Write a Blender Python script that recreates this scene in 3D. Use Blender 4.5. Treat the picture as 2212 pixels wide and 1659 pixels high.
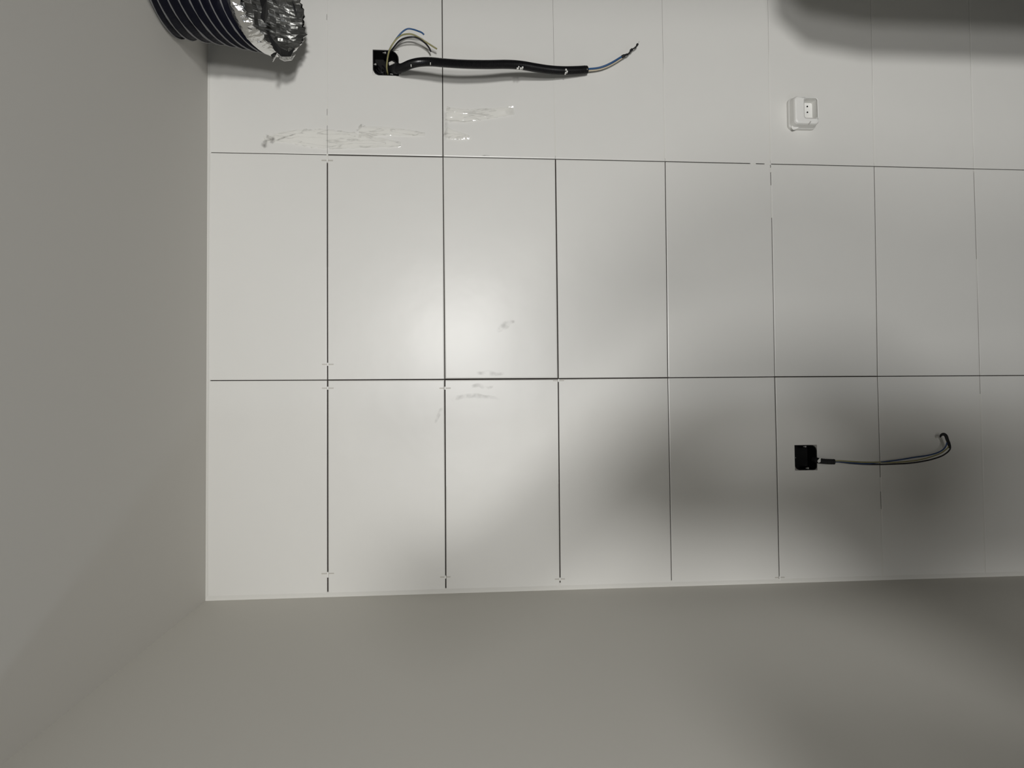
import bpy, bmesh, math, random
from mathutils import Vector, Matrix, noise

random.seed(4)
scene = bpy.context.scene
for o in list(bpy.data.objects):
    bpy.data.objects.remove(o, do_unlink=True)
COL = scene.collection

# ------------------------------------------------------------------ camera
# The picture was taken with the phone turned on its side: picture left is up
# in the room, picture bottom is the room's left wall.
# Wall coordinates: u = metres down from the tile top, v = metres towards the
# left wall, h = metres out from the tile faces into the room.
CEIL, UC, VB = 2.60, -0.0076, 1.1614
ZC = CEIL + UC
def W(u, v, h=0.0):
    return Vector((VB - v, -h, ZC - u))
CU, CV, CD, FPX = 0.59617, 0.68144, 2.0432, 1660.0
ROT = ((0.99584101, 0.00903193, -0.09065928),
       (-0.00595306, 0.99939817, 0.03417403),
       (0.09091337, -0.0334922, 0.99529545))
def wdir(a):                                   # wall axes -> world axes
    return Vector((-a[1], a[2], -a[0]))
cam_data = bpy.data.cameras.new('camera')
cam = bpy.data.objects.new('camera', cam_data)
COL.objects.link(cam)
cam_data.sensor_width = 36.0
cam_data.lens = FPX / 2212 * 36.0
cam_data.clip_start = 0.05
r_, d_, f_ = wdir(ROT[0]), wdir(ROT[1]), wdir(ROT[2])
m = Matrix(((r_.x, -d_.x, -f_.x), (r_.y, -d_.y, -f_.y), (r_.z, -d_.z, -f_.z))).to_4x4()
m.translation = W(CU, CV, CD)
cam.matrix_world = m
scene.camera = cam

def uv_at(px, py, h=0.0):                      # where a sight line meets the plane h in front of the tiles
    x, y = (px - 1106) / FPX, (py - 829.5) / FPX
    d = [ROT[0][k] * x + ROT[1][k] * y + ROT[2][k] for k in range(3)]
    t = (CD - h) / d[2]
    return CU + d[0] * t, CV + d[1] * t
def at(px, py, h=0.0):
    u, v = uv_at(px, py, h)
    return W(u, v, h)

# ------------------------------------------------------------------ light and exposure
vs = scene.view_settings
vs.view_transform = 'Standard'; vs.look = 'None'; vs.gamma = 1.0; vs.use_curve_mapping = False
vs.exposure = 0.0
world = bpy.data.worlds.new('world'); scene.world = world
world.use_nodes = True
world.node_tree.nodes['Background'].inputs[0].default_value = (0.5, 0.53, 0.6, 1)
world.node_tree.nodes['Background'].inputs[1].default_value = 0.05

def lamp(name, kind, loc, energy, color, **kw):
    d = bpy.data.lights.new(name, kind); d.energy = energy; d.color = color
    for k, v in kw.items(): setattr(d, k, v)
    o = bpy.data.objects.new(name, d); COL.objects.link(o); o.location = loc
    return o
# a twin-headed work light stands behind the photographer
for v0, e in ((0.19, 280), (0.66, 117)):
    o = lamp('work_light', 'SPOT', W(0.78, v0, 4.15), e, (1.0, 0.992, 0.975), shadow_soft_size=0.14, spot_size=math.radians(86), spot_blend=0.7)
    o.rotation_euler = (W(1.85, 0.08, 0) - o.location).to_track_quat('-Z', 'Y').to_euler()

# cool light from the hall, shining in through the opening of the left wall
lamp('hall_light', 'POINT', (-0.60, -2.72, 1.0), 11, (0.78, 0.88, 1.0), shadow_soft_size=0.05)

# ------------------------------------------------------------------ materials
MATS = {}
def mat(name, color, rough=0.5, metal=0.0, spec=0.5, bump=None, var=None, coat=0.0):
    mt = bpy.data.materials.new(name); mt.use_nodes = True
    nt = mt.node_tree; b = nt.nodes['Principled BSDF']
    b.inputs['Base Color'].default_value = (*color, 1)
    b.inputs['Roughness'].default_value = rough
    b.inputs['Metallic'].default_value = metal
    b.inputs['Specular IOR Level'].default_value = spec
    b.inputs['Coat Weight'].default_value = coat
    tc = nt.nodes.new('ShaderNodeTexCoord')
    if var:                                   # (scale, amount): slight colour variation
        n = nt.nodes.new('ShaderNodeTexNoise'); n.inputs['Scale'].default_value = var[0]; n.inputs['Detail'].default_value = 5
        nt.links.new(tc.outputs['Object'], n.inputs['Vector'])
        mx = nt.nodes.new('ShaderNodeMix'); mx.data_type = 'RGBA'
        mx.inputs['A'].default_value = (*[c * (1 - var[1]) for c in color], 1)
        mx.inputs['B'].default_value = (*[min(1, c * (1 + var[1])) for c in color], 1)
        nt.links.new(n.outputs['Fac'], mx.inputs['Factor'])
        nt.links.new(mx.outputs['Result'], b.inputs['Base Color'])
    if bump:                                  # (scale, strength, distance)
        n = nt.nodes.new('ShaderNodeTexNoise'); n.inputs['Scale'].default_value = bump[0]; n.inputs['Detail'].default_value = 4
        nt.links.new(tc.outputs['Object'], n.inputs['Vector'])
        bp = nt.nodes.new('ShaderNodeBump'); bp.inputs['Strength'].default_value = bump[1]; bp.inputs['Distance'].default_value = bump[2]
        nt.links.new(n.outputs['Fac'], bp.inputs['Height'])
        nt.links.new(bp.outputs['Normal'], b.inputs['Normal'])
    MATS[name] = mt
    return mt
mat('tile_glaze', (0.72, 0.712, 0.68), rough=0.33, spec=0.38, bump=(5.0, 0.06, 0.02), var=(14, 0.012))
mat('grout_white', (0.70, 0.69, 0.65), rough=0.8, bump=(300, 0.3, 0.001))
mat('adhesive', (0.045, 0.038, 0.033), rough=0.95, var=(60, 0.4))
mat('paint_wall', (0.68, 0.662, 0.61), rough=0.85, spec=0.25, bump=(90, 0.08, 0.002))
mat('paint_ceiling', (0.68, 0.662, 0.62), rough=0.85, spec=0.25, bump=(90, 0.06, 0.002))
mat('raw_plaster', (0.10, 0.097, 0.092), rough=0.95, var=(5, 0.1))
mat('screed', (0.07, 0.068, 0.065), rough=0.9, var=(6, 0.15))
mat('black_plastic', (0.003, 0.003, 0.003), rough=0.45, spec=0.25)
mat('conduit_black', (0.005, 0.005, 0.006), rough=0.33, spec=0.40)
mat('tape_black', (0.010, 0.010, 0.011), rough=0.55, spec=0.3)
mat('duct_fabric', (0.0035, 0.004, 0.010), rough=0.6, spec=0.15, bump=(70, 0.5, 0.004))
mat('duct_rib', (0.16, 0.16, 0.165), rough=0.45, spec=0.5, bump=(120, 0.4, 0.002))
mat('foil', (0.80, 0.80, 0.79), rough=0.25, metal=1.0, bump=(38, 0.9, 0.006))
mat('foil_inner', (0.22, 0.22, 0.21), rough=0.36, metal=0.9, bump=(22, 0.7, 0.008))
mat('blue_wire', (0.022, 0.085, 0.22), rough=0.45)
mat('dark_blue_wire', (0.02, 0.05, 0.14), rough=0.45)
mat('yellow_wire', (0.27, 0.25, 0.11), rough=0.45)
mat('cream_wire', (0.55, 0.48, 0.36), rough=0.5)
mat('black_wire', (0.008, 0.007, 0.010), rough=0.4)
mat('white_plastic', (0.80, 0.795, 0.765), rough=0.42, spec=0.5)
mat('grey_plastic', (0.45, 0.44, 0.41), rough=0.5)
mat('spacer_plastic', (0.52, 0.50, 0.455), rough=0.4)
mat('screw_steel', (0.55, 0.54, 0.52), rough=0.4, metal=0.8)
mat('dark_hole', (0.004, 0.004, 0.004), rough=0.9, spec=0.1)
mat('plaster', (0.60, 0.585, 0.55), rough=0.9, bump=(200, 0.5, 0.002))
mat('dark_cloth', (0.05, 0.05, 0.055), rough=0.9, bump=(200, 0.3, 0.002))
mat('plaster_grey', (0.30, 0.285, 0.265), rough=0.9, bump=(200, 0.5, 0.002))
mat('dirt', (0.22, 0.20, 0.18), rough=0.9)

def film_material():
    mt = bpy.data.materials.new('clear_tape'); mt.use_nodes = True
    nt = mt.node_tree; nt.nodes.clear()
    out = nt.nodes.new('ShaderNodeOutputMaterial')
    tr = nt.nodes.new('ShaderNodeBsdfTransparent'); tr.inputs[0].default_value = (0.955, 0.955, 0.95, 1)
    gl = nt.nodes.new('ShaderNodeBsdfGlossy'); gl.inputs['Roughness'].default_value = 0.10
    gl.inputs[0].default_value = (1, 1, 1, 1)
    fr = nt.nodes.new('ShaderNodeFresnel'); fr.inputs[0].default_value = 1.5
    tc = nt.nodes.new('ShaderNodeTexCoord')
    n = nt.nodes.new('ShaderNodeTexNoise'); n.inputs['Scale'].default_value = 60; n.inputs['Detail'].default_value = 3
    mp = nt.nodes.new('ShaderNodeMapping'); mp.inputs['Scale'].default_value = (1.6, 1, 0.25)
    nt.links.new(tc.outputs['Object'], mp.inputs[0]); nt.links.new(mp.outputs[0], n.inputs['Vector'])
    bp = nt.nodes.new('ShaderNodeBump'); bp.inputs['Strength'].default_value = 0.5; bp.inputs['Distance'].default_value = 0.004
    nt.links.new(n.outputs['Fac'], bp.inputs['Height'])
    nt.links.new(bp.outputs[0], gl.inputs['Normal'])
    # fine greyish creases in the film
    n2 = nt.nodes.new('ShaderNodeTexNoise'); n2.inputs['Scale'].default_value = 34; n2.inputs['Detail'].default_value = 4; n2.inputs['Distortion'].default_value = 0.6
    mp2 = nt.nodes.new('ShaderNodeMapping'); mp2.inputs['Scale'].default_value = (2.2, 1, 0.35)
    nt.links.new(tc.outputs['Object'], mp2.inputs[0]); nt.links.new(mp2.outputs[0], n2.inputs['Vector'])
    rp = nt.nodes.new('ShaderNodeValToRGB'); e = rp.color_ramp.elements
    e[0].position = 0.47; e[0].color = (0, 0, 0, 1); e[1].position = 0.53; e[1].color = (0, 0, 0, 1)
    k = e.new(0.5); k.color = (0.24, 0.24, 0.24, 1)
    nt.links.new(n2.outputs['Fac'], rp.inputs[0])
    df = nt.nodes.new('ShaderNodeBsdfDiffuse'); df.inputs[0].default_value = (0.40, 0.39, 0.37, 1)
    m0 = nt.nodes.new('ShaderNodeMixShader')
    nt.links.new(rp.outputs[0], m0.inputs[0]); nt.links.new(tr.outputs[0], m0.inputs[1]); nt.links.new(df.outputs[0], m0.inputs[2])
    mx = nt.nodes.new('ShaderNodeMixShader')
    nt.links.new(fr.outputs[0], mx.inputs[0]); nt.links.new(m0.outputs[0], mx.inputs[1]); nt.links.new(gl.outputs[0], mx.inputs[2])
    nt.links.new(mx.outputs[0], out.inputs[0])
    MATS['clear_tape'] = mt
film_material()

# ------------------------------------------------------------------ helpers
def new_obj(name, mesh, parent=None, label=None, category=None, group=None, kind=None):
    o = bpy.data.objects.new(name, mesh); COL.objects.link(o)
    if parent is not None: o.parent = parent
    if label: o['label'] = label
    if category: o['category'] = category
    if group: o['group'] = group
    if kind: o['kind'] = kind
    return o
def mesh_of(name, verts, faces, material, smooth=False):
    me = bpy.data.meshes.new(name); me.from_pydata([tuple(v) for v in verts], [], faces); me.update()
    if material: me.materials.append(MATS[material])
    if smooth:
        for p in me.polygons: p.use_smooth = True
    return me
def finish(bm, name, material, smooth=False, bevel=0.0, seg=2):
    if bevel > 0:
        bmesh.ops.bevel(bm, geom=list(bm.edges), offset=bevel, segments=seg, affect='EDGES', profile=0.6)
    bmesh.ops.recalc_face_normals(bm, faces=bm.faces)
    me = bpy.data.meshes.new(name); bm.to_mesh(me); bm.free()
    me.materials.append(MATS[material])
    if smooth:
        for p in me.polygons: p.use_smooth = True
    return me
def prism(pts_front, pts_back):                # closed loops of equal length -> solid verts/faces
    n = len(pts_front)
    verts = list(pts_front) + list(pts_back)
    faces = [tuple(range(n)), tuple(range(2 * n - 1, n - 1, -1))]
    for i in range(n):
        j = (i + 1) % n
        faces.append((j, i, n + i, n + j))
    return verts, faces
def box_uvh(u0, u1, v0, v1, h0, h1):
    f = [W(u0, v0, h1), W(u1, v0, h1), W(u1, v1, h1), W(u0, v1, h1)]
    b = [W(u0, v0, h0), W(u1, v0, h0), W(u1, v1, h0), W(u0, v1, h0)]
    return prism(f, b)
def solid(name, vf, material, bevel=0.0, seg=2, smooth=False):
    bm = bmesh.new()
    vs_ = [bm.verts.new(v) for v in vf[0]]
    for f in vf[1]: bm.faces.new([vs_[i] for i in f])
    bmesh.ops.recalc_face_normals(bm, faces=bm.faces)
    return finish(bm, name, material, smooth, bevel, seg)
def catmull(pts, n):                           # pts: list of tuples of equal length -> resampled
    out = []; P = [pts[0]] + list(pts) + [pts[-1]]
    for i in range(1, len(P) - 2):
        for k in range(n):
            t = k / n
            out.append(tuple(0.5 * ((2 * b) + (-a + c) * t + (2 * a - 5 * b + 4 * c - d) * t * t + (-a + 3 * b - 3 * c + d) * t ** 3)
                             for a, b, c, d in zip(P[i - 1], P[i], P[i + 1], P[i + 2])))
    out.append(tuple(pts[-1]))
    return out
def resample(pts, step):
    out = [Vector(pts[0])]; acc = 0.0
    for a, b in zip(pts[:-1], pts[1:]):
        a, b = Vector(a), Vector(b); L = (b - a).length
        if L < 1e-9: continue
        d = step - acc
        while d <= L:
            out.append(a.lerp(b, d / L)); d += step
        acc = L - (d - step)
    return out
def tube(path, radius, sides=10, cap=True):    # radius: number or function(i, n)
    n = len(path); path = [Vector(p) for p in path]
    verts, faces = [], []
    t0 = (path[1] - path[0]).normalized()
    up = Vector((0, 0, 1)) if abs(t0.z) < 0.9 else Vector((1, 0, 0))
    side = t0.cross(up).normalized()
    for i, p in enumerate(path):
        t = (path[min(i + 1, n - 1)] - path[max(i - 1, 0)]).normalized()
        side = (side - t * side.dot(t)).normalized(); oth = t.cross(side)
        r = radius(i, n) if callable(radius) else radius
        for k in range(sides):
            a = 2 * math.pi * k / sides
            verts.append(p + side * (r * math.cos(a)) + oth * (r * math.sin(a)))
    for i in range(n - 1):
        for k in range(sides):
            k2 = (k + 1) % sides
            faces.append((i * sides + k, i * sides + k2, (i + 1) * sides + k2, (i + 1) * sides + k))
    if cap:
        faces.append(tuple(range(sides - 1, -1, -1)))
        faces.append(tuple((n - 1) * sides + k for k in range(sides)))
    return verts, faces
def wire(name, pixel_path, radius, material, parent, n=8, sides=8, rad_fn=None, label=None):
    pts = catmull(pixel_path, n)
    pts = [at(*p) for p in pts]
    v, f = tube(pts, rad_fn or radius, sides)
    o = new_obj(name, mesh_of(name, v, f, material, True), parent)
    if label: o['label'] = label
    return o
def empty(name, loc, **kw):
    o = new_obj(name, None, **kw); o.location = loc; o.empty_display_size = 0.05
    return o
def adopt(root):                               # parts are modelled in room coordinates
    inv = Matrix.Translation(root.location).inverted()
    for ch in root.children:
        ch.matrix_parent_inverse = inv

# ------------------------------------------------------------------ room shell
XR, YB, TH = 2.60, -6.50, 0.15
TT = 0.009                                     # tile thickness
def slab(name, x0, x1, y0, y1, z0, z1, material):
    v = [(x0, y0, z0), (x1, y0, z0), (x1, y1, z0), (x0, y1, z0), (x0, y0, z1), (x1, y0, z1), (x1, y1, z1), (x0, y1, z1)]
    f = [(0, 3, 2, 1), (4, 5, 6, 7), (0, 1, 5, 4), (1, 2, 6, 5), (2, 3, 7, 6), (3, 0, 4, 7)]
    return new_obj(name, mesh_of(name, v, f, material), kind='structure')
slab('floor', -TH, XR + TH, YB - TH, TT + TH, -0.1, 0.0, 'screed')
slab('ceiling', -TH, XR + TH, YB - TH, TT + TH, CEIL, CEIL + 0.1, 'paint_ceiling')
def wall_with_opening():
    v, f = [], []
    for (y0, y1, z0, z1) in ((-1.22, TT + TH, 0, CEIL), (YB - TH, -2.25, 0, CEIL), (-2.25, -1.22, 2.45, CEIL)):
        b = len(v)
        v += [(x, y, z) for z in (z0, z1) for (x, y) in ((-TH, y0), (0, y0), (0, y1), (-TH, y1))]
        f += [tuple(b + i for i in q) for q in ((0, 3, 2, 1), (4, 5, 6, 7), (0, 1, 5, 4), (1, 2, 6, 5), (2, 3, 7, 6), (3, 0, 4, 7))]
    new_obj('wall_left', mesh_of('wall_left', v, f, 'paint_wall'), kind='structure')
wall_with_opening()
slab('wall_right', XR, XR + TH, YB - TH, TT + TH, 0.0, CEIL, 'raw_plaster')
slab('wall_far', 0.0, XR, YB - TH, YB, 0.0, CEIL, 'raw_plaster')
# unseen pier, added to dim the lamps towards the right end of the tiles
slab('shade_pier', 1.27, XR, -2.64, -2.52, 0.0, CEIL, 'raw_plaster')

# low half wall, added out of view to throw shade on the lower right tiles
low = [(1.39, 0.0), (1.39, 0.97), (1.41, 1.11), (1.47, 1.18), (1.62, 1.21), (XR, 1.21), (XR, 0.0)]
vf = prism([Vector((x, -0.80, z)) for x, z in low], [Vector((x, -0.68, z)) for x, z in low])
new_obj('shade_low_wall', mesh_of('shade_low_wall', *vf, 'paint_wall'), kind='structure')

# pockets cut for the two flush boxes: (u0, u1, v0, v1)
def px_rect(x0, y0, x1, y1, h=0.0):
    a, b = uv_at(x0, y0, h), uv_at(x1, y1, h)
    return a[0], b[0], a[1], b[1]
POCKET_A = px_rect(805, 107, 861.5, 164)
POCKET_B = px_rect(1716, 961.5, 1766, 1015.5)

def sheet(us, vs_, holes, hfun, thick_to, extra_rim=None):
    """grid surface over the lines us x vs_ with rectangular holes, closed down to h = thick_to"""
    verts, faces, idx = [], [], {}
    def vid(i, j, back):
        k = (i, j, back)
        if k not in idx:
            u, v = us[i], vs_[j]
            idx[k] = len(verts)
            verts.append(hfun(u, v, back))
        return idx[k]
    def inside(i, j):
        if i < 0 or j < 0 or i >= len(us) - 1 or j >= len(vs_) - 1: return False
        cu, cv = (us[i] + us[i + 1]) / 2, (vs_[j] + vs_[j + 1]) / 2
        return not any(a < cu < b and c < cv < d for a, b, c, d in holes)
    nfront = 0
    for i in range(len(us) - 1):
        for j in range(len(vs_) - 1):
            if not inside(i, j): continue
            faces.append((vid(i, j, 0), vid(i, j + 1, 0), vid(i + 1, j + 1, 0), vid(i + 1, j, 0)))
    nfront = len(faces)
    for i in range(len(us) - 1):
        for j in range(len(vs_) - 1):
            if not inside(i, j): continue
            for di, dj, a, b in ((-1, 0, (i, j + 1), (i, j)), (1, 0, (i + 1, j), (i + 1, j + 1)), (0, -1, (i, j), (i + 1, j)), (0, 1, (i + 1, j + 1), (i, j + 1))):
                if inside(i + di, j + dj): continue
                faces.append((vid(*a, 0), vid(*b, 0), vid(*b, 1), vid(*a, 1)))
    return verts, faces, nfront

def lines(a, b, n, extra=()):
    L = [a + (b - a) * k / n for k in range(n + 1)] + [e for e in extra if a < e < b]
    L = sorted(L); out = [L[0]]
    for x in L[1:]:
        if x - out[-1] > 1e-4: out.append(x)
    return out

# tiled wall: core with two pockets
us = lines(UC, ZC, 2, POCKET_A[:2] + POCKET_B[:2]); vs2 = lines(VB - XR, VB, 2, POCKET_A[2:] + POCKET_B[2:])
v_, f_, nf = sheet(us, vs2, [POCKET_A, POCKET_B], lambda u, v, b: W(u, v, -TT - (TH if b else 0)), 0)
wall_back = new_obj('wall_back', mesh_of('wall_back', v_, f_, 'adhesive'), kind='structure')
# back board closing the pockets
new_obj('backing_board', mesh_of('backing_board', *box_uvh(UC, ZC, VB - XR, VB, -TT - TH - 0.02, -TT - TH), 'adhesive'), wall_back)

# tile grid: joint crossings as set by the tiler (metres down / across)
RA = [(-.0074, .0042), (.2985, .0037), (.6029, .0028), (.9069, .0027), (1.2113, .0030), (1.5118, .0038), (1.8148, .0045), (2.113, .0056), (2.415, .006), (2.5924, .006)]
RB = [(-.0076, .5990), (.2985, .5995), (.6042, .5993), (.9078, .5991), (1.2094, .5982), (1.5112, .5972), (1.8088, .5974), (2.1127, .5970), (2.415, .597), (2.5924, .597)]
RC = [(-.0076, VB), (.2986, VB), (.6034, VB), (.9067, VB), (1.2106, VB), (1.5124, VB), (1.8101, VB), (2.1127, VB), (2.415, VB), (2.5924, VB)]
RT = [(u, v - .600) for (u, v) in RA]
for i, u in enumerate((-.0085, .2972, .603, .9037, 1.2092, 1.5140, 1.8170, 2.1135)): RT[i] = (u, RT[i][1])
RS = [(u, VB - XR) for (u, v) in RT]
ROWS = [RS, RT, RA, RB, RC]
# joint widths in millimetres; rows: far row, upper row, middle row, lower row
VG = [[1, 0.6, 0.6, 0.6], [2, 0.9, 3.4, 3.9], [2, 2.7, 2.6, 3.4], [1, 0.5, 3.4, 3.2], [1, 0.45, 2.5, 2.2], [1, 0.45, 2.0, 3.0],
      [1, 0.45, 2.4, 2.0], [1, 0.4, 1.6, 1.6], [1, 1, 1, 1], [1, 1, 1, 1]]
HG = [[1] * 9, [2] * 9, [1.9, 3.6, 2.7, 2.6, 2.5, 2.2, 2.2, 2.0, 2], [2.4, 3.2, 4.2, 3.4, 2.6, 3.2, 2.5, 2.5, 2], [0.6] * 9]
TILT = {}                                      # small lippage of individual tiles: (along u, along v) in radians
random.seed(11)
def tile_mesh(c, r):
    q00, q10, q01, q11 = ROWS[r][c], ROWS[r][c + 1], ROWS[r + 1][c], ROWS[r + 1][c + 1]
    gl, gr, gt, gb = VG[c][r] / 2000, VG[c + 1][r] / 2000, HG[r][c] / 2000, HG[r + 1][c] / 2000
    p00 = (q00[0] + gl, q00[1] + gt); p10 = (q10[0] - gr, q10[1] + gt); p01 = (q01[0] + gl, q01[1] - gb); p11 = (q11[0] - gr, q11[1] - gb)
    holes = []
    eu, ev = [], []
    umid = (q00[0] + q10[0]) / 2; vmid = (q00[1] + q01[1]) / 2
    def to_st(u, v):                           # invert the near-affine map
        s = t = 0.5
        for _ in range(8):
            a0 = p00[0] + (p01[0] - p00[0]) * t; a1 = p10[0] + (p11[0] - p10[0]) * t
            s = (u - a0) / (a1 - a0)
            b0 = p00[1] + (p10[1] - p00[1]) * s; b1 = p01[1] + (p11[1] - p01[1]) * s
            t = (v - b0) / (b1 - b0)
        return s, t
    for P in (POCKET_A, POCKET_B):
        s0, t0 = to_st(P[0], P[2]); s1, t1 = to_st(P[1], P[3])
        if 0 < s0 < 1 and 0 < t0 < 1:
            holes.append((s0, s1, t0, t1)); eu += [s0, s1]; ev += [t0, t1]
    rim = 0.004
    S = lines(0, 1, 6, eu + [rim * 2, 1 - rim * 2]); T = lines(0, 1, 12, ev + [rim, 1 - rim])
    tu, tv = TILT.get((c, r), (random.uniform(-1, 1) * 0.0012, random.uniform(-1, 1) * 0.0010))
    cam_v = CAMBER.get((c, r), CAMBER_ROW[r])
    def f(s, t, back):
        u = p00[0] * (1 - s) * (1 - t) + p10[0] * s * (1 - t) + p01[0] * (1 - s) * t + p11[0] * s * t
        v = p00[1] * (1 - s) * (1 - t) + p10[1] * s * (1 - t) + p01[1] * (1 - s) * t + p11[1] * s * t
        if back: return W(u, v, -TT)
        h = -cam_v * (2 * t - 1) ** 2 - 0.00015 * (2 * s - 1) ** 2 + tu * (u - umid) + tv * (v - vmid)
        e = min(min(s, 1 - s) / (rim * 2), min(t, 1 - t) / rim, 1)
        h -= 0.0005 * (1 - e)                  # eased arris
        return W(u, v, h)
    v, fa, nf = sheet(S, T, holes, f, 0)
    me = mesh_of('tile', v, fa, 'tile_glaze')
    # shading normals of the gently cambered face; rim and edges stay flat
    du, dv = p10[0] - p00[0], p01[1] - p00[1]
    nor = [tuple(me.polygons[l].normal) for l in range(len(me.polygons))]
    out = []
    for k, p in enumerate(me.polygons):
        p.use_smooth = True
        st = [to_st(VB - me.vertices[i].co.x, ZC - me.vertices[i].co.z) for i in p.vertices] if k < nf else []
        cs = sum(x[0] for x in st) / 4 if st else 0; ct = sum(x[1] for x in st) / 4 if st else 0
        inner = k < nf and rim * 2 < cs < 1 - rim * 2 and rim < ct < 1 - rim
        for q in range(len(p.vertices)):
            if inner:
                s_, t_ = st[q]
                hu = -0.0006 * (2 * s_ - 1) / du + tu; hv = -4 * cam_v * (2 * t_ - 1) / dv + tv
                out.append(tuple(Vector((hv, -1, hu)).normalized()))
            else:
                out.append(nor[k])
    me.normals_split_custom_set(out)
    return me
CAMBER_ROW = [0.0006, 0.0008, 0.0009, 0.0009]
CAMBER = {}
for r in range(4):
    for c in range(9):
        me = tile_mesh(c, r)
        new_obj('tile', me, wall_back)

# white grout in the joints that are already filled: vertical joints (joint, y0, y1) and horizontal (line, x0, x1), by place on the wall
def grout_v(x, y0, y1, w=0.0044, rec=0.0007):
    (u0, v0), (u1, v1) = uv_at(x[0], y0), uv_at(x[1], y1)
    q = [(u0 - w / 2, v0), (u0 + w / 2, v0), (u1 + w / 2, v1), (u1 - w / 2, v1)]
    vf = prism([W(a, b, -rec) for a, b in q], [W(a, b, -TT) for a, b in q])
    new_obj('grout_strip', mesh_of('grout_strip', *vf, 'grout_white'), wall_back)
def grout_h(y, x0, x1, w=0.0044, rec=0.0007):
    (u0, v0), (u1, v1) = uv_at(x0, y[0]), uv_at(x1, y[1])
    q = [(u0, v0 - w / 2), (u1, v1 - w / 2), (u1, v1 + w / 2), (u0, v0 + w / 2)]
    vf = prism([W(a, b, -rec) for a, b in q], [W(a, b, -TT) for a, b in q])
    new_obj('grout_strip', mesh_of('grout_strip', *vf, 'grout_white'), wall_back)
grout_v((706, 706.5), 43, 235)
grout_v((706.5, 706.8), 249, 271)
grout_v((706, 706), -60, 30)
grout_v((707, 707), 331, 351)
grout_v((1197, 1199.5), -140, 336); grout_v((1433, 1436), -140, 342)
grout_v((1661, 1664), -140, 347); grout_v((1884.5, 1888), -140, 352); grout_v((2098, 2101), -140, 345)
grout_v((708, 708), 1279, 1290); grout_v((963, 963), 1271, 1283); grout_v((1210, 1210.5), 1259, 1276)
grout_v((1451, 1451), 1254, 1268); grout_v((1684, 1684), 1253, 1262)
grout_v((1665, 1666), 362, 372); grout_v((1666, 1667), 400, 470, rec=0.0016)
grout_v((1902.5, 1903.5), 1031, 1062); grout_v((1904, 1908), 1100, 1254, rec=0.0011)
grout_v((2105, 2106), 366, 374); grout_v((2109, 2113), 560, 752, rec=0.0012); grout_v((2118, 2128), 851, 1250)
grout_h((353, 353.4), 1621, 1633); grout_h((353.7, 354.2), 1652, 1666, rec=0.0012)
grout_h((329, 329.2), 446, 456); grout_h((822, 822), 440, 454)

# sealant beads where the tiles meet the left wall and the ceiling
def bead(name, p, q, off, proud):
    v = []
    for (u, v0) in (p, q):
        v += [W(u, v0, -0.004), W(u + off[0], v0 + off[1], -0.001), W(u + off[0] * .45, v0 + off[1] * .45, proud * .55), W(u, v0, proud)]
    f = [(0, 1, 2, 3), (7, 6, 5, 4)] + [(k, 4 + k, 4 + (k + 1) % 4, (k + 1) % 4) for k in range(4)]
    new_obj(name, mesh_of(name, v, f, 'grout_white', False), kind='structure')
bead('trim_1', (UC, VB), (ZC, VB), (0, -0.011), 0.0035)
bead('trim_2', (UC, VB - XR), (UC, VB), (0.006, 0), 0.0025)

# ------------------------------------------------------------------ tile spacers left in the joints
def spacer(px, py, half, tail, label):
    root = empty('tile_spacer', at(px, py, 0), label=label, category='spacer', group='tile spacers left in the joints')
    a = uv_at(px, py); hw = half / 813; th = 0.0013
    new_obj('arm', solid('arm', box_uvh(a[0] - hw, a[0] + hw, a[1] - th, a[1] + th, -0.0005, 0.0011), 'spacer_plastic', 0.0003, 1), root)
    new_obj('stem', solid('stem', box_uvh(a[0] - .0016, a[0] + .0016, a[1] - .004, a[1] + .004 + tail / 813, -0.008, 0.0014), 'white_plastic', 0.0003, 1), root)
    adopt(root)
spacer(707, 346.5, 12, 0, 'small plastic tile spacer just below the upper long joint, on leftmost dark joint')
spacer(708, 787, 12, 0, 'small plastic tile spacer just above the lower long joint, on leftmost dark joint')
spacer(708, 838.5, 12, 0, 'small plastic tile spacer just below the lower long joint, on leftmost dark joint')
spacer(961.5, 838.5, 12, 0, 'small plastic tile spacer beside bright glare, on second joint from left')
spacer(1206.5, 822, 12, 0, 'small plastic tile spacer at the crossing of lower long joint and third joint')
spacer(708, 1239, 13, 5, 'small plastic tile spacer at the lower end of the leftmost dark joint')
spacer(962, 1246.5, 11, 0, 'small plastic tile spacer at the lower end of the second joint from left')
spacer(1209.5, 1251, 11, 0, 'small plastic tile spacer at the lower end of the third joint from left')
spacer(1684.5, 1247.5, 11, 3, 'rightmost small plastic tile spacer, at the lower end of the fifth joint from left')

# ------------------------------------------------------------------ exhaust duct
def ring_point(R, a, k=1.0):
    """R: (u, h, v, ah, av, tilt); angle 0 = towards the room, 90 deg = towards the left wall"""
    u, h, v, ah, av, tl = R
    ca, sa = math.cos(a) * k, math.sin(a) * k
    return (u - math.sin(tl) * ah * ca, v + av * sa, h + math.cos(tl) * ah * ca)
DUCT = []
for (u, h, v, ah, av, tl), h2 in zip([(-0.002, .335, -.265, .170, .103, 0.00), (.045, .318, -.262, .155, .103, 0.14), (.10, .300, -.258, .140, .104, 0.28),
        (.15, .284, -.253, .128, .105, 0.40), (.195, .272, -.248, .120, .105, 0.48)], (.335, .295, .26, .23, .205)):
    k = (CD - h2) / (CD - h)                  # hangs nearer to the wall towards its mouth
    DUCT.append((CU + (u - CU) * k, h2, CV + (v - CV) * k, ah * k, av * k, tl))
def duct_ring(t):
    pts = catmull(DUCT, 20); i = t * (len(pts) - 1); a = int(min(i, len(pts) - 2)); f = i - a
    return tuple(x * (1 - f) + y * f for x, y in zip(pts[a], pts[a + 1]))
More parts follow.
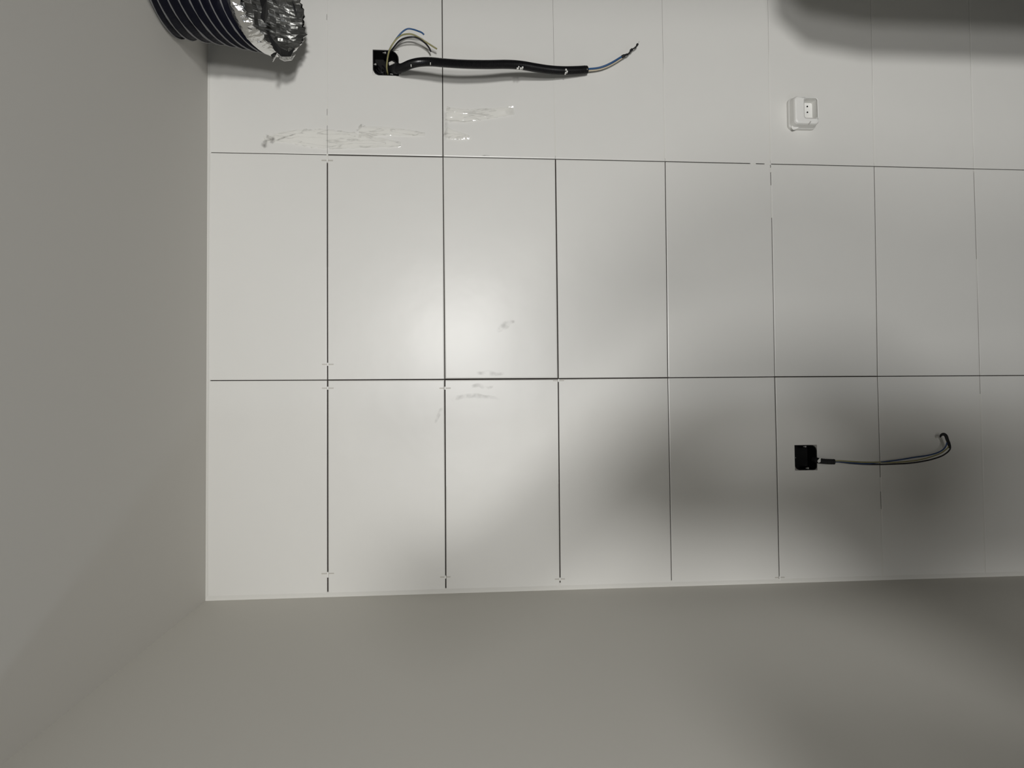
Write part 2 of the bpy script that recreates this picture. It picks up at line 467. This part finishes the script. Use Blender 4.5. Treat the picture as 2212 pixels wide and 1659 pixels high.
def build_duct():
    root = empty('exhaust_duct', W(0, -.265, .335), label='black flexible ventilation duct with torn silver foil lining at its open end', category='duct')
    NR, NS, NRIB = 57, 56, 8
    verts, faces = [], []
    for i in range(NR):
        t = i / (NR - 1); R = duct_ring(t)
        ph = (t * NRIB) % 1.0
        for k in range(NS):
            a = 2 * math.pi * k / NS
            sag = 1 - 0.045 * math.sin(math.pi * ph) + 0.012 * noise.noise(Vector((math.cos(a) * 4, math.sin(a) * 4, t * 22)))
            verts.append(W(*ring_point(R, a, sag)))
    for i in range(NR - 1):
        for k in range(NS):
            k2 = (k + 1) % NS
            faces.append((i * NS + k, i * NS + k2, (i + 1) * NS + k2, (i + 1) * NS + k))
    new_obj('sleeve', mesh_of('sleeve', verts, faces, 'duct_fabric', True), root)
    for j in range(NRIB + 1):
        t = min(max(j / NRIB, 0.012), 0.995); R = duct_ring(t)
        path = []
        for k in range(49):
            a = 2 * math.pi * k / 48
            path.append(W(*ring_point(R, a, 1.006 + 0.008 * noise.noise(Vector((math.cos(a) * 5, math.sin(a) * 5, j * 3.1))))))
        v, f = tube(path, lambda i, n, j=j: 0.0017 + 0.0015 * noise.noise(Vector((i * .45, j * 2.0, 0))), 6, False)
        new_obj('rib', mesh_of('rib', v, f, 'duct_rib', True), root)
    # bright foil cuff turned over the mouth, and the crumpled lining inside
    R1 = duct_ring(1.0)
    def loop(du, dh, k, jag, seed, n=120, inset=0.0):
        L = []
        for i in range(n):
            a = 2 * math.pi * i / n
            u, v, h = ring_point(R1, a, k + jag * 0.4 * noise.noise(Vector((math.cos(a) * 6, math.sin(a) * 6, seed))))
            j = jag * noise.noise(Vector((math.cos(a) * 9, math.sin(a) * 9, seed + 7))) + jag * .5 * noise.noise(Vector((math.cos(a) * 22, math.sin(a) * 22, seed)))
            ax = (math.cos(R1[5]), math.sin(R1[5]))
            L.append(W(u + (du + j * .5) * ax[0], v, h + (du + j * .5) * ax[1]))
        return L
    def skin(loops):
        n = len(loops[0]); v = [p for L in loops for p in L]; f = []
        for i in range(len(loops) - 1):
            for k in range(n):
                k2 = (k + 1) % n
                f.append((i * n + k, i * n + k2, (i + 1) * n + k2, (i + 1) * n + k))
        return v, f
    cuff = [loop(-0.003, 0, 1.03, .003, 1), loop(0.006, 0, 1.035, .010, 2), loop(0.014, 0, 1.02, .016, 3), loop(0.024, 0, 0.985, .026, 4), loop(0.030, 0, 0.95, .030, 4.3)]
    new_obj('foil_cuff', mesh_of('foil_cuff', *skin(cuff), 'foil'), root, label='crumpled bright foil edge')
    def deep(t, k, jag, seed, n=120):          # crumpled ring further up inside the duct
        R = duct_ring(t); L = []
        for i in range(n):
            a = 2 * math.pi * i / n; c, d = math.cos(a), math.sin(a)
            kk = k - jag * abs(noise.noise(Vector((c * 5, d * 5, seed)))) - jag * .5 * abs(noise.noise(Vector((c * 14, d * 14, seed + 3))))
            L.append(W(*ring_point(R, a, kk)))
        return L
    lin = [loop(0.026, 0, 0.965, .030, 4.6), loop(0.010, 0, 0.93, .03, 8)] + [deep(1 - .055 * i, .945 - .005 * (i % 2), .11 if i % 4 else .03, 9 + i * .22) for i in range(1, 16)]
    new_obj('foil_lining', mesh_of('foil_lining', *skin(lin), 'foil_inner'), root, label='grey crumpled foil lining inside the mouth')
    # dark torn strips of sleeve hanging in the mouth
    def flap(pix, material, name):
        pts = [at(*p) for p in pix]
        nrm = Vector((0, -1, 0)) * 0.0012
        vf = prism([p + nrm for p in pts], [p - nrm for p in pts])
        new_obj(name, mesh_of(name, *vf, material), root)
    flap([(561, 0, 0.270), (566, 20, 0.265), (563, 38, 0.260), (572, 50, 0.250), (580, 30, 0.235), (576, 0, 0.255)], 'tape_black', 'torn_sleeve_strip')
    flap([(574, 62, 0.260), (582, 85, 0.245), (592, 108, 0.225), (608, 122, 0.200), (628, 122, 0.175), (637, 104, 0.150), (624, 112, 0.175), (606, 104, 0.205), (590, 86, 0.235)], 'tape_black', 'torn_sleeve_strip')
    flap([(630, 0, 0.125), (634, 20, 0.120), (641, 34, 0.115), (637, 8, 0.115)], 'tape_black', 'torn_sleeve_strip')
    flap([(585, 119, 0.205), (589, 134, 0.197), (595, 125, 0.193), (599, 113, 0.193), (592, 114, 0.200)], 'foil', 'torn_foil_strip')
    flap([(598, 115, 0.185), (604, 127, 0.175), (614, 132, 0.160), (630, 130, 0.140), (638, 118, 0.125), (628, 122, 0.135), (612, 124, 0.165)], 'foil', 'torn_foil_strip')
    adopt(root)
build_duct()

# ------------------------------------------------------------------ flush boxes
def rr(u0, u1, v0, v1, r, n=5):                # rounded rectangle, counted round
    pts = []
    for (cu, cv, a0) in ((u1 - r[1], v0 + r[1], -90), (u1 - r[2], v1 - r[2], 0), (u0 + r[3], v1 - r[3], 90), (u0 + r[0], v0 + r[0], 180)):
        rad = r[{-90: 1, 0: 2, 90: 3, 180: 0}[a0]]
        for k in range(n + 1):
            a = math.radians(a0 + 90 * k / n)
            pts.append((cu + rad * math.cos(a), cv + rad * math.sin(a)))
    return pts
def flush_box(P, radii, label, fill, name='junction_box'):
    u0, u1, v0, v1 = P
    root = empty(name, W((u0 + u1) / 2, (v0 + v1) / 2, -0.03), label=label, category='junction box')
    g = 0.0006
    out = rr(u0 + g, u1 - g, v0 + g, v1 - g, radii)
    inn = rr(u0 + g + .0022, u1 - g - .0022, v0 + g + .0022, v1 - g - .0022, [max(x - .0022, .001) for x in radii])
    n = len(out)
    v = [W(a, b, -.0012) for a, b in out] + [W(a, b, -.0012) for a, b in inn] + [W(a, b, -.052) for a, b in inn] + [W(a, b, -.055) for a, b in out]
    f = []
    for k in range(n):
        j = (k + 1) % n
        f += [(k, j, n + j, n + k), (n + k, n + j, 2 * n + j, 2 * n + k), (j, k, 3 * n + k, 3 * n + j)]
    f += [tuple(range(2 * n, 3 * n)), tuple(range(4 * n - 1, 3 * n - 1, -1))]
    new_obj('body', mesh_of('body', v, f, 'black_plastic'), root)
    for (cu, cv, su, sv, rad, k) in ((u1, v0, -1, 1, radii[1], 1), (u1, v1, -1, -1, radii[2], 2), (u0, v1, 1, -1, radii[3], 3)):
        if rad < .009: continue                # filler left between the round box corner and the square cut
        arc = [(cu + su * rad * (1 - math.sin(a)) + su * g, cv + sv * rad * (1 - math.cos(a)) + sv * g) for a in [math.pi / 2 * i / 6 for i in range(7)]]
        q = [(cu, cv)] + arc
        vf = prism([W(a, b, -.0022 - .002 * (i % 3 == 1)) for i, (a, b) in enumerate(q)], [W(a, b, -.03) for a, b in q])
        new_obj('corner_filler', solid('corner_filler', vf, fill), root)
    return root
def screw_lug(root, px, py, du, dv, with_screw=True):
    u, v = uv_at(px, py)
    lug = new_obj('screw_lug', solid('screw_lug', box_uvh(u - .0045, u + .0045, v - .004, v + .004, -.03, -.004), 'black_plastic', .001, 1), root)
    if with_screw:
        c = W(u, v, -.004)
        vv, ff = tube([c, c + Vector((0, -.0022, 0))], .0023, 12)
        new_obj('screw', mesh_of('screw', vv, ff, 'screw_steel'), lug)
        a = box_uvh(u - .0065, u - .001, v - .0007, v + .0007, -.004, -.0025)
        new_obj('metal_tab', mesh_of('metal_tab', *a, 'screw_steel'), lug)

ba = flush_box(POCKET_A, [.002, .022, .004, .018], 'black flush box beside the ribbed conduit, with three loose coloured wires', 'grout_white')
screw_lug(ba, 832, 113, 0, 0)
screw_lug(ba, 811, 138, 0, 0, True)
screw_lug(ba, 848, 159, 0, 0, True)
# plaster left in the cut corner and a bit of white packing by the conduit
new_obj('plaster_lump', solid('plaster_lump', prism([W(*uv_at(x, y), -.004) for x, y in ((807, 152), (814, 158), (821, 163.2), (806.5, 163.2))],
        [W(*uv_at(x, y), -.03) for x, y in ((807, 152), (814, 158), (821, 163.2), (806.5, 163.2))]), 'plaster'), ba)
new_obj('plaster_lump', solid('plaster_lump', prism([W(*uv_at(x, y), -.006) for x, y in ((839, 132), (846, 129), (853, 133), (846, 137), (840, 139))],
        [W(*uv_at(x, y), -.03) for x, y in ((839, 132), (846, 129), (853, 133), (846, 137), (840, 139))]), 'plaster', .001, 1), ba)
for k, pth in enumerate([[(812, 150, -.012), (820, 158, -.008), (828, 156, -.006), (831, 148, -.012), (826, 142, -.02)],
                         [(816, 142, -.02), (822, 150, -.01), (824, 160, -.012), (814, 157, -.02)]]):
    wire('cable_sheath', pth, .0018, 'black_wire', ba)
adopt(ba)

# loose wires of the first box
def loose_wire(name, label, material, path, r=.0018, cat='wire'):
    pts = [at(*p) for p in catmull(path, 10)]
    v, f = tube(pts, r, 8)
    me = mesh_of(name, v, f, material, True)
    o = new_obj(name, me, label=label, category=cat, group='loose wires of the box beside the ribbed conduit')
    return o
loose_wire('electrical_wire', 'blue insulated wire arching highest out of the black flush box', 'blue_wire',
           [(837, 158, -.025), (835.5, 141, .006), (838, 120, .024), (843, 104, .040), (856, 84, .06), (868, 70, .066), (880, 62.5, .07), (892, 63.5, .068), (904, 67.5, .062), (911, 70.5, .058), (916, 75, .055)], .0021)
loose_wire('electrical_wire', 'yellow-green insulated wire arching between the blue and black wires', 'yellow_wire',
           [(838, 161, -.010), (835.5, 145, .024), (837.5, 124, .042), (842, 107, .054), (853, 88.5, .062), (866, 77, .062), (880, 73.5, .058), (893, 75, .056), (908, 83, .05), (925, 94, .043), (944, 106, .035)], .0021)
loose_wire('electrical_wire', 'black insulated wire, lowest of three arching from the flush box', 'black_wire',
           [(834, 128, -.02), (840, 116, .006), (850, 103, .024), (862, 89, .042), (876, 82, .052), (892, 80, .056), (905, 83.5, .052), (917, 92, .045), (926, 102, .036), (931, 112, .03)], .0022)

# ------------------------------------------------------------------ ribbed conduit with its wire tail
def build_conduit():
    root = empty('ribbed_conduit', at(850, 150, -.01), label='long black ribbed conduit drooping across three tiles, wires taped at its tip', category='conduit')
    path = [(846, 152, -.02), (856, 149, .012), (870, 146, .045), (886, 139, .075), (905, 134.5, .098), (930, 133.5, .112), (960, 136, .118), (1000, 138.5, .118),
            (1050, 139.5, .110), (1095, 139, .098), (1125, 141, .086), (1155, 146, .070), (1185, 150.5, .054), (1215, 152.5, .038), (1245, 152, .026), (1269, 150.5, .019)]
    pts = resample([at(*p) for p in catmull(path, 24)], .0013)
    n = len(pts)
    def rad(i, n):
        return (0.0114 if i % 2 else 0.0104) * (1.0 if i < n - 4 else 0.96)
    v, f = tube(pts, rad, 18)
    new_obj('sleeve', mesh_of('sleeve', v, f, 'conduit_black', False), root)
    # taped throat where it leaves the box
    tp = resample([at(*p) for p in catmull(path[:5], 24)], .004)
    v, f = tube(tp[:14], lambda i, n: .0125 + .0012 * math.sin(i * 2.1), 14)
    new_obj('tape_wrap', mesh_of('tape_wrap', v, f, 'tape_black', True), root)
    # white paint flecks on the sleeve
    random.seed(3)
    for (px, py, h) in ((1121, 144, .104), (1125, 147, .103), (1129, 145, .101), (1118, 147, .104), (1223, 150, .052), (1225, 154, .051), (1222, 157, .050), (888, 140, .100), (930, 136, .128)):
        c = at(px, py, h); vv = []
        big = 0.0022 if px > 1000 else .0012
        for k in range(7):
            a = 2 * math.pi * k / 7; rr_ = big * random.uniform(.6, 1.2)
            vv.append(c + Vector((math.cos(a) * rr_, 0, math.sin(a) * rr_)))
        vf = prism(vv, [p + Vector((0, .010, 0)) for p in vv])
        new_obj('paint_fleck', mesh_of('paint_fleck', *vf, 'white_plastic'), root)
    end = [(1250, 151, .025), (1270, 149, .020), (1290, 147, .018), (1306, 142.5, .020), (1322, 135, .022), (1337, 126, .022), (1347, 120, .022)]
    wire('blue_wire', end, .0026, 'blue_wire', root)
    end2 = [(1250, 154, .022), (1270, 153, .016), (1290, 151, .014), (1306, 146.5, .015), (1322, 139, .016), (1337, 130, .017), (1347, 123, .018)]
    wire('cream_wire', end2, .0023, 'cream_wire', root)
    tip = [(1343, 123, .022), (1350, 119.5, .024), (1358, 116, .024), (1363, 109, .026), (1369, 104.5, .026), (1374, 101, .027), (1377, 96, .028), (1381, 89, .028)]
    wire('tape_tip', tip, .003, 'tape_black', root, n=6, sides=7,
         rad_fn=lambda i, n: (.0042, .0030, .0018, .0036, .0016, .0020, .0030, .0003)[min(7, int(i / n * 8))])
    adopt(root)
build_conduit()

# ------------------------------------------------------------------ second flush box with its wires
bb = flush_box(POCKET_B, [.001, .016, .010, .016], 'black flush box in the shaded tile, feeding a short sleeve of thin wires', 'plaster_grey')
screw_lug(bb, 1741, 964.8, 0, 0); screw_lug(bb, 1746.5, 1011.5, 0, 0); screw_lug(bb, 1718, 989, 0, 0)
adopt(bb)
def build_tail():
    root = empty('wire_bundle', at(1768, 996, 0), label='thin blue, yellow and black wires hooked up at the end, from a short black sleeve', category='wire')
    sl = resample([at(*p) for p in catmull([(1758, 992, -.012), (1768, 995, .010), (1785, 997, .018), (1803.5, 997.5, .022)], 12)], .0025)
    v, f = tube(sl, lambda i, n: .0072 + (.0006 if i % 2 else 0), 14)
    new_obj('sleeve', mesh_of('sleeve', v, f, 'tape_black'), root)
    c = [(1765.5, 996, .02), (1769, 991, .02), (1773, 989, .02), (1772.5, 998, .02), (1768, 1000, .02)]
    vf = prism([at(x, y, .021) for x, y, _ in c], [at(x, y, .012) for x, y, _ in c])
    new_obj('paint_fleck', mesh_of('paint_fleck', *vf, 'white_plastic'), root)
    blk = [(1800, 997, .022), (1815, 998, .026), (1840, 1001, .034), (1870, 1003, .040), (1900, 1003.3, .044), (1930, 1002.5, .046), (1960, 1001, .046), (1985, 998, .044), (2010, 993, .042),
           (2032, 986, .040), (2044, 979, .040), (2051, 972, .040), (2053, 966, .041), (2051, 956, .042), (2047, 948, .044)]
    wire('black_wire', blk, .0021, 'black_wire', root)
    yel = [(1800, 996, .025), (1815, 995.5, .030), (1840, 997, .038), (1870, 998.5, .044), (1900, 998.8, .048), (1930, 999, .049), (1960, 997, .048), (1985, 993.5, .046), (2010, 987, .044),
           (2030, 980, .042), (2041, 973, .041), (2048, 966, .041), (2049, 958, .042), (2046, 950, .044)]
    wire('yellow_wire', yel, .0018, 'yellow_wire', root)
    blu = [(1800, 998, .024), (1815, 997.5, .028), (1840, 999.8, .036), (1870, 1001.5, .043), (1895, 999.5, .047), (1915, 997, .049), (1945, 993, .049), (1975, 988, .047), (2005, 983.5, .045),
           (2025, 978, .043), (2037, 971, .042), (2043, 964, .042), (2045.5, 956, .043)]
    wire('blue_wire', blu, .0020, 'dark_blue_wire', root)
    hook = [(2051, 968, .041), (2049, 958, .042), (2046, 949, .043), (2043, 941, .044), (2038, 938, .043), (2033, 940, .040), (2031, 944, .034)]
    wire('tape_hook', hook, .003, 'tape_black', root, n=6, rad_fn=lambda i, n: .0020 + .0026 * math.sin(math.pi * min(1, (i + 2) / n)) ** .8)
    adopt(root)
build_tail()

# ------------------------------------------------------------------ white surface socket
def build_socket():
    HT = .040
    fu0, fv0 = uv_at(1716, 206, HT); fu1, fv1 = uv_at(1771, 268, HT)
    root = empty('wall_socket', W((fu0 + fu1) / 2, (fv0 + fv1) / 2, 0), label='white surface socket with deep recess and two pin holes', category='socket')
    ru0, rv0 = uv_at(1736, 210.5, HT); ru1, rv1 = uv_at(1768.5, 257, HT)
    e = .004
    loops = [[W(a, b, .0) for a, b in rr(fu0 - e, fu1 + e, fv0 - e, fv1 + e, [.012] * 4)],
             [W(a, b, .010) for a, b in rr(fu0 - e, fu1 + e, fv0 - e, fv1 + e, [.012] * 4)],
             [W(a, b, .014) for a, b in rr(fu0 - e * .5, fu1 + e * .5, fv0 - e * .5, fv1 + e * .5, [.012] * 4)],
             [W(a, b, HT - .006) for a, b in rr(fu0, fu1, fv0, fv1, [.011] * 4)],
             [W(a, b, HT - .0015) for a, b in rr(fu0 + .002, fu1 - .002, fv0 + .002, fv1 - .002, [.010] * 4)],
             [W(a, b, HT) for a, b in rr(fu0 + .006, fu1 - .006, fv0 + .006, fv1 - .006, [.008] * 4)],
             [W(a, b, HT) for a, b in rr(ru0, ru1, rv0, rv1, [.007] * 4)],
             [W(a, b, HT - .0012) for a, b in rr(ru0 + .0012, ru1 - .0010, rv0 + .0010, rv1 - .0014, [.0065] * 4)],
             [W(a, b, HT - .005) for a, b in rr(ru0 + .0042, ru1 - .0018, rv0 + .0018, rv1 - .0045, [.006] * 4)],
             [W(a, b, .010) for a, b in rr(ru0 + .0050, ru1 - .003, rv0 + .003, rv1 - .0055, [.005] * 4)]]
    # keep the recess inside the rounded face
    v = [p for L in loops for p in L]; n = len(loops[0]); f = []
    for i in range(len(loops) - 1):
        for k in range(n):
            j = (k + 1) % n
            f.append((i * n + k, i * n + j, (i + 1) * n + j, (i + 1) * n + k))
    f.append(tuple((len(loops) - 1) * n + k for k in range(n)))
    bm = bmesh.new(); V = [bm.verts.new(p) for p in v]
    for q in f: bm.faces.new([V[i] for i in q])
    housing = new_obj('housing', finish(bm, 'housing', 'white_plastic'), root)
    for (px, py) in ((1744, 230), (1744.3, 242.5)):
        u, vv = uv_at(px, py, .011)
        c = W(u, vv, .0085); a, b = tube([c, c + Vector((0, -.0030, 0))], .0021, 12)
        new_obj('pin_hole', mesh_of('pin_hole', a, b, 'dark_hole'), housing, label='dark round pin hole')
    q = [(1747, 267), (1750, 262), (1752.5, 261.5), (1751, 265), (1749, 268)]
    vf = prism([at(x, y, HT + .0008) for x, y in q], [at(x, y, HT - .004) for x, y in q])
    new_obj('screw_slot', mesh_of('screw_slot', *vf, 'grey_plastic'), housing)
    # knob of filler at the corner and the dark crack under it
    q = [(1709, 276), (1710, 271.5), (1714, 269.5), (1719, 271), (1727, 274), (1722, 278.5), (1714, 281)]
    vf = prism([at(x, y, .018) for x, y in q], [at(x, y, .0) for x, y in q])
    new_obj('filler_lump', solid('filler_lump', vf, 'white_plastic', .0015, 2), root)
    adopt(root)
build_socket()

# ------------------------------------------------------------------ clear tape left on the tiles
def tape_strip(name, label, mid, half, seed, amp=.0016, cross=7, h0=.0006):
    """wrinkled strip: mid = pixel centre line, half = half width in pixels along it"""
    pts = catmull([(x, y, w) for (x, y), w in zip(mid, half)], 10)
    verts, faces = [], []
    n = len(pts)
    for i, (x, y, w) in enumerate(pts):
        a = pts[min(i + 1, n - 1)]; b = pts[max(i - 1, 0)]
        dx, dy = a[0] - b[0], a[1] - b[1]; L = math.hypot(dx, dy) or 1
        nx, ny = -dy / L, dx / L
        for k in range(cross):
            s = k / (cross - 1) * 2 - 1
            jag = 1 + .25 * noise.noise(Vector((i * .6, seed, s)))
            u, v = uv_at(x + nx * w * s * jag, y + ny * w * s * jag)
            hh = h0 + amp * abs(noise.noise(Vector((u * 18 + seed, v * 150, seed * 1.7)))) + amp * .5 * abs(noise.noise(Vector((u * 60, v * 60, seed))))
            verts.append(W(u, v, hh))
    for i in range(n - 1):
        for k in range(cross - 1):
            faces.append((i * cross + k, i * cross + k + 1, (i + 1) * cross + k + 1, (i + 1) * cross + k))
    me = mesh_of(name, verts, faces, 'clear_tape', True)
    o = new_obj(name, me, label=label, category='tape', group='clear tape remnants on the tiles')
    return o
tape_strip('clear_tape', 'clear wrinkled tape with a grey crumpled end, bridging the first two tiles', [(572, 304), (590, 298), (630, 296), (680, 299), (730, 302), (790, 306), (866, 312)], [9, 8, 14, 20, 20, 14, 5], 2.0)
tape_strip('clear_tape', 'clear tape strip with a folded corner on the second tile', [(775, 284), (800, 284), (840, 284), (880, 287), (918, 290)], [12, 11, 9, 7, 3], 5.0)
tape_strip('clear_tape', 'short clear tape shining beside the second joint from left', [(961, 284), (975, 290), (995, 294), (1014, 297)], [11, 10, 8, 4], 8.0, amp=.002)
tape_strip('clear_tape', 'clear tape with squared end beneath the ribbed conduit', [(963, 246), (1000, 250), (1040, 247), (1080, 243), (1110, 239)], [16, 14, 12, 10, 9], 11.0, amp=.002)

def smear_material(name, color, strength, scale):
    mt = bpy.data.materials.new(name); mt.use_nodes = True
    nt = mt.node_tree; b = nt.nodes['Principled BSDF']
    b.inputs['Base Color'].default_value = (*color, 1); b.inputs['Roughness'].default_value = 0.75; b.inputs['Specular IOR Level'].default_value = 0.2
    tc = nt.nodes.new('ShaderNodeTexCoord'); n = nt.nodes.new('ShaderNodeTexNoise')
    n.inputs['Scale'].default_value = scale; n.inputs['Detail'].default_value = 5
    nt.links.new(tc.outputs['Object'], n.inputs['Vector'])
    mr = nt.nodes.new('ShaderNodeMapRange'); mr.inputs['From Min'].default_value = 0.38; mr.inputs['From Max'].default_value = 0.68
    mr.inputs['To Max'].default_value = strength
    nt.links.new(n.outputs['Fac'], mr.inputs['Value'])
    at_ = nt.nodes.new('ShaderNodeAttribute'); at_.attribute_name = 'edge'
    mu = nt.nodes.new('ShaderNodeMath'); mu.operation = 'MULTIPLY'
    nt.links.new(mr.outputs[0], mu.inputs[0]); nt.links.new(at_.outputs['Fac'], mu.inputs[1])
    nt.links.new(mu.outputs[0], b.inputs['Alpha'])
    MATS[name] = mt
smear_material('glue_residue', (0.47, 0.46, 0.44), 0.26, 45)
smear_material('grey_fold', (0.26, 0.25, 0.235), 0.62, 80)
def smear(mid, half, material, parent, name='glue_smear', h0=.0004):
    """patch of residue along a centre line; fades out towards its rim"""
    pts = catmull([(x, y, w) for (x, y), w in zip(mid, half)], 8); n = len(pts); C = 9
    verts, faces, edge = [], [], []
    for i, (x, y, w) in enumerate(pts):
        a = pts[min(i + 1, n - 1)]; b = pts[max(i - 1, 0)]
        dx, dy = a[0] - b[0], a[1] - b[1]; L = math.hypot(dx, dy) or 1
        for k in range(C):
            q = k / (C - 1) * 2 - 1
            jag = 1 + .5 * noise.noise(Vector((x * .08, y * .08, q)))
            u, v = uv_at(x - dy / L * w * q * jag, y + dx / L * w * q * jag)
            verts.append(W(u, v, h0 + .0003 * (1 - q * q)))
            t = i / (n - 1)
            edge.append(max(0.0, (1 - q * q)) * min(1, 6 * t, 6 * (1 - t)))
    for i in range(n - 1):
        for k in range(C - 1):
            faces.append((i * C + k, i * C + k + 1, (i + 1) * C + k + 1, (i + 1) * C + k))
    me = mesh_of(name, verts, faces, material, True)
    at_ = me.attributes.new('edge', 'FLOAT', 'POINT')
    for i, e in enumerate(edge): at_.data[i].value = e
    return new_obj(name, me, parent)
TAPES = [o for o in COL.objects if o.name.startswith('clear_tape')]
smear([(566, 318), (574, 311), (584, 306), (596, 300)], [7, 9, 8, 3], 'grey_fold', TAPES[0], 'folded_end', .0016)
smear([(570, 292), (580, 297), (592, 303)], [2, 5, 3], 'grey_fold', TAPES[0], 'folded_end', .0016)
smear([(592, 306), (615, 297), (640, 289)], [1.5, 2.2, 1.2], 'grey_fold', TAPES[0], 'folded_end', .0016)
smear([(771, 284), (776, 276), (783, 267)], [2, 4, 3], 'grey_fold', TAPES[1], 'folded_end', .0016)
smear([(1092, 244), (1102, 241), (1110, 238)], [7, 9, 9], 'glue_residue', TAPES[3], 'folded_end', .0016)
smear([(1074, 718), (1086, 706), (1102, 697), (1113, 694)], [3, 8, 7, 3], 'glue_residue', wall_back)
smear([(975, 866), (990, 859), (1008, 856), (1030, 855), (1052, 857), (1080, 863)], [4, 6, 5, 6, 5, 3], 'glue_residue', wall_back)
smear([(1018, 836), (1034, 832), (1052, 838), (1066, 834)], [4, 5, 5, 3], 'glue_residue', wall_back)
smear([(1028, 806), (1050, 806), (1070, 808), (1090, 806)], [3, 6, 5, 3], 'glue_residue', wall_back)
smear([(940, 915), (948, 895), (955, 880)], [3, 5, 3], 'glue_residue', wall_back)
smear([(1040, 336.5), (1050, 335.8), (1058, 336.5)], [1, 1.6, 1], 'grey_fold', wall_back)
smear([(960, 240), (963, 260), (964, 285), (961, 305)], [3, 5, 5, 3], 'glue_residue', wall_back)

# ------------------------------------------------------------------ the photographer, behind the camera, whose shadow falls on the tiles
def build_person():
    X, Y = VB - .515, -2.32
    cx = VB - CV
    J = {}; E = []; order = []
    def j(n, x, y, z, r, p=None):
        J[n] = (Vector((X + x, Y + y, z)), r); order.append(n)
        if p: E.append((p, n))
    j('pelvis', 0, 0, .96, .135)
    j('waist', 0, .01, 1.10, .130, 'pelvis'); j('chest', 0, 0, 1.25, .142, 'waist'); j('collar', 0, -.01, 1.38, .085, 'chest')
    j('neck', 0, 0, 1.48, .055, 'collar'); j('jaw', 0, .03, 1.55, .072, 'neck'); j('skull', 0, .01, 1.64, .092, 'jaw'); j('crown', 0, -.01, 1.71, .055, 'skull')
    for s, nm in ((-1, 'l'), (1, 'r')):
        j('shoulder' + nm, s * .12, s * .08, 1.36, .058, 'collar')
        if s > 0:                              # raised hand, holding the camera phone
            hx = cx - X
            j('elbow' + nm, .12, .14, 1.55, .042, 'shoulder' + nm); j('wrist' + nm, hx + .03, .21, 1.84, .027, 'elbow' + nm)
            base_, up_ = (hx + .02, .22, 1.90), 1.0
        else:                                  # the other arm bent, hand raised beside the head
            j('elbow' + nm, -.30, .02, 1.24, .052, 'shoulder' + nm); j('wrist' + nm, -.27, .06, 1.50, .040, 'elbow' + nm)
            base_, up_ = (-.255, .065, 1.57), 1.0
        j('palm' + nm, *base_, .030, 'wrist' + nm)
        for k in range(4):
            dz = (.085, .10, .095, .075)[k]; fx = base_[0] + (.03 - .02 * k)
            j('f%d%s' % (k, nm), fx, base_[1] + .008, base_[2] + up_ * dz * .55, .0090, 'palm' + nm)
            j('t%d%s' % (k, nm), fx, base_[1] + .016, base_[2] + up_ * dz, .0075, 'f%d%s' % (k, nm))
        j('thumb' + nm, base_[0] - .035, base_[1], base_[2] + up_ * .02, .0105, 'palm' + nm); j('thumbtip' + nm, base_[0] - .05, base_[1] + .01, base_[2] + up_ * .05, .0085, 'thumb' + nm)
        j('hip' + nm, s * .055, s * .05, .90, .085, 'pelvis'); j('knee' + nm, s * .06, .02 + s * .05, .50, .058, 'hip' + nm)
        j('ankle' + nm, s * .065, -.03 + s * .05, .09, .045, 'knee' + nm); j('toe' + nm, s * .075, .13 + s * .05, .045, .038, 'ankle' + nm)
    ids = {n: i for i, n in enumerate(order)}
    base = Vector((X, Y, 0))
    me = bpy.data.meshes.new('person')
    me.from_pydata([tuple(J[n][0] - base) for n in order], [(ids[a], ids[b]) for a, b in E], [])
    me.materials.append(MATS['dark_cloth'])
    o = new_obj('person', me, label='person in dark clothes with both hands raised, casting the soft shadow on the tiles', category='person')
    o.location = base
    sk = o.modifiers.new('skin', 'SKIN')
    for i, n in enumerate(order):
        r = J[n][1]; me.skin_vertices[0].data[i].radius = (r, r)
        me.skin_vertices[0].data[i].use_root = (n == 'pelvis')
    sd = o.modifiers.new('subdivision', 'SUBSURF'); sd.levels = 2; sd.render_levels = 2
build_person()
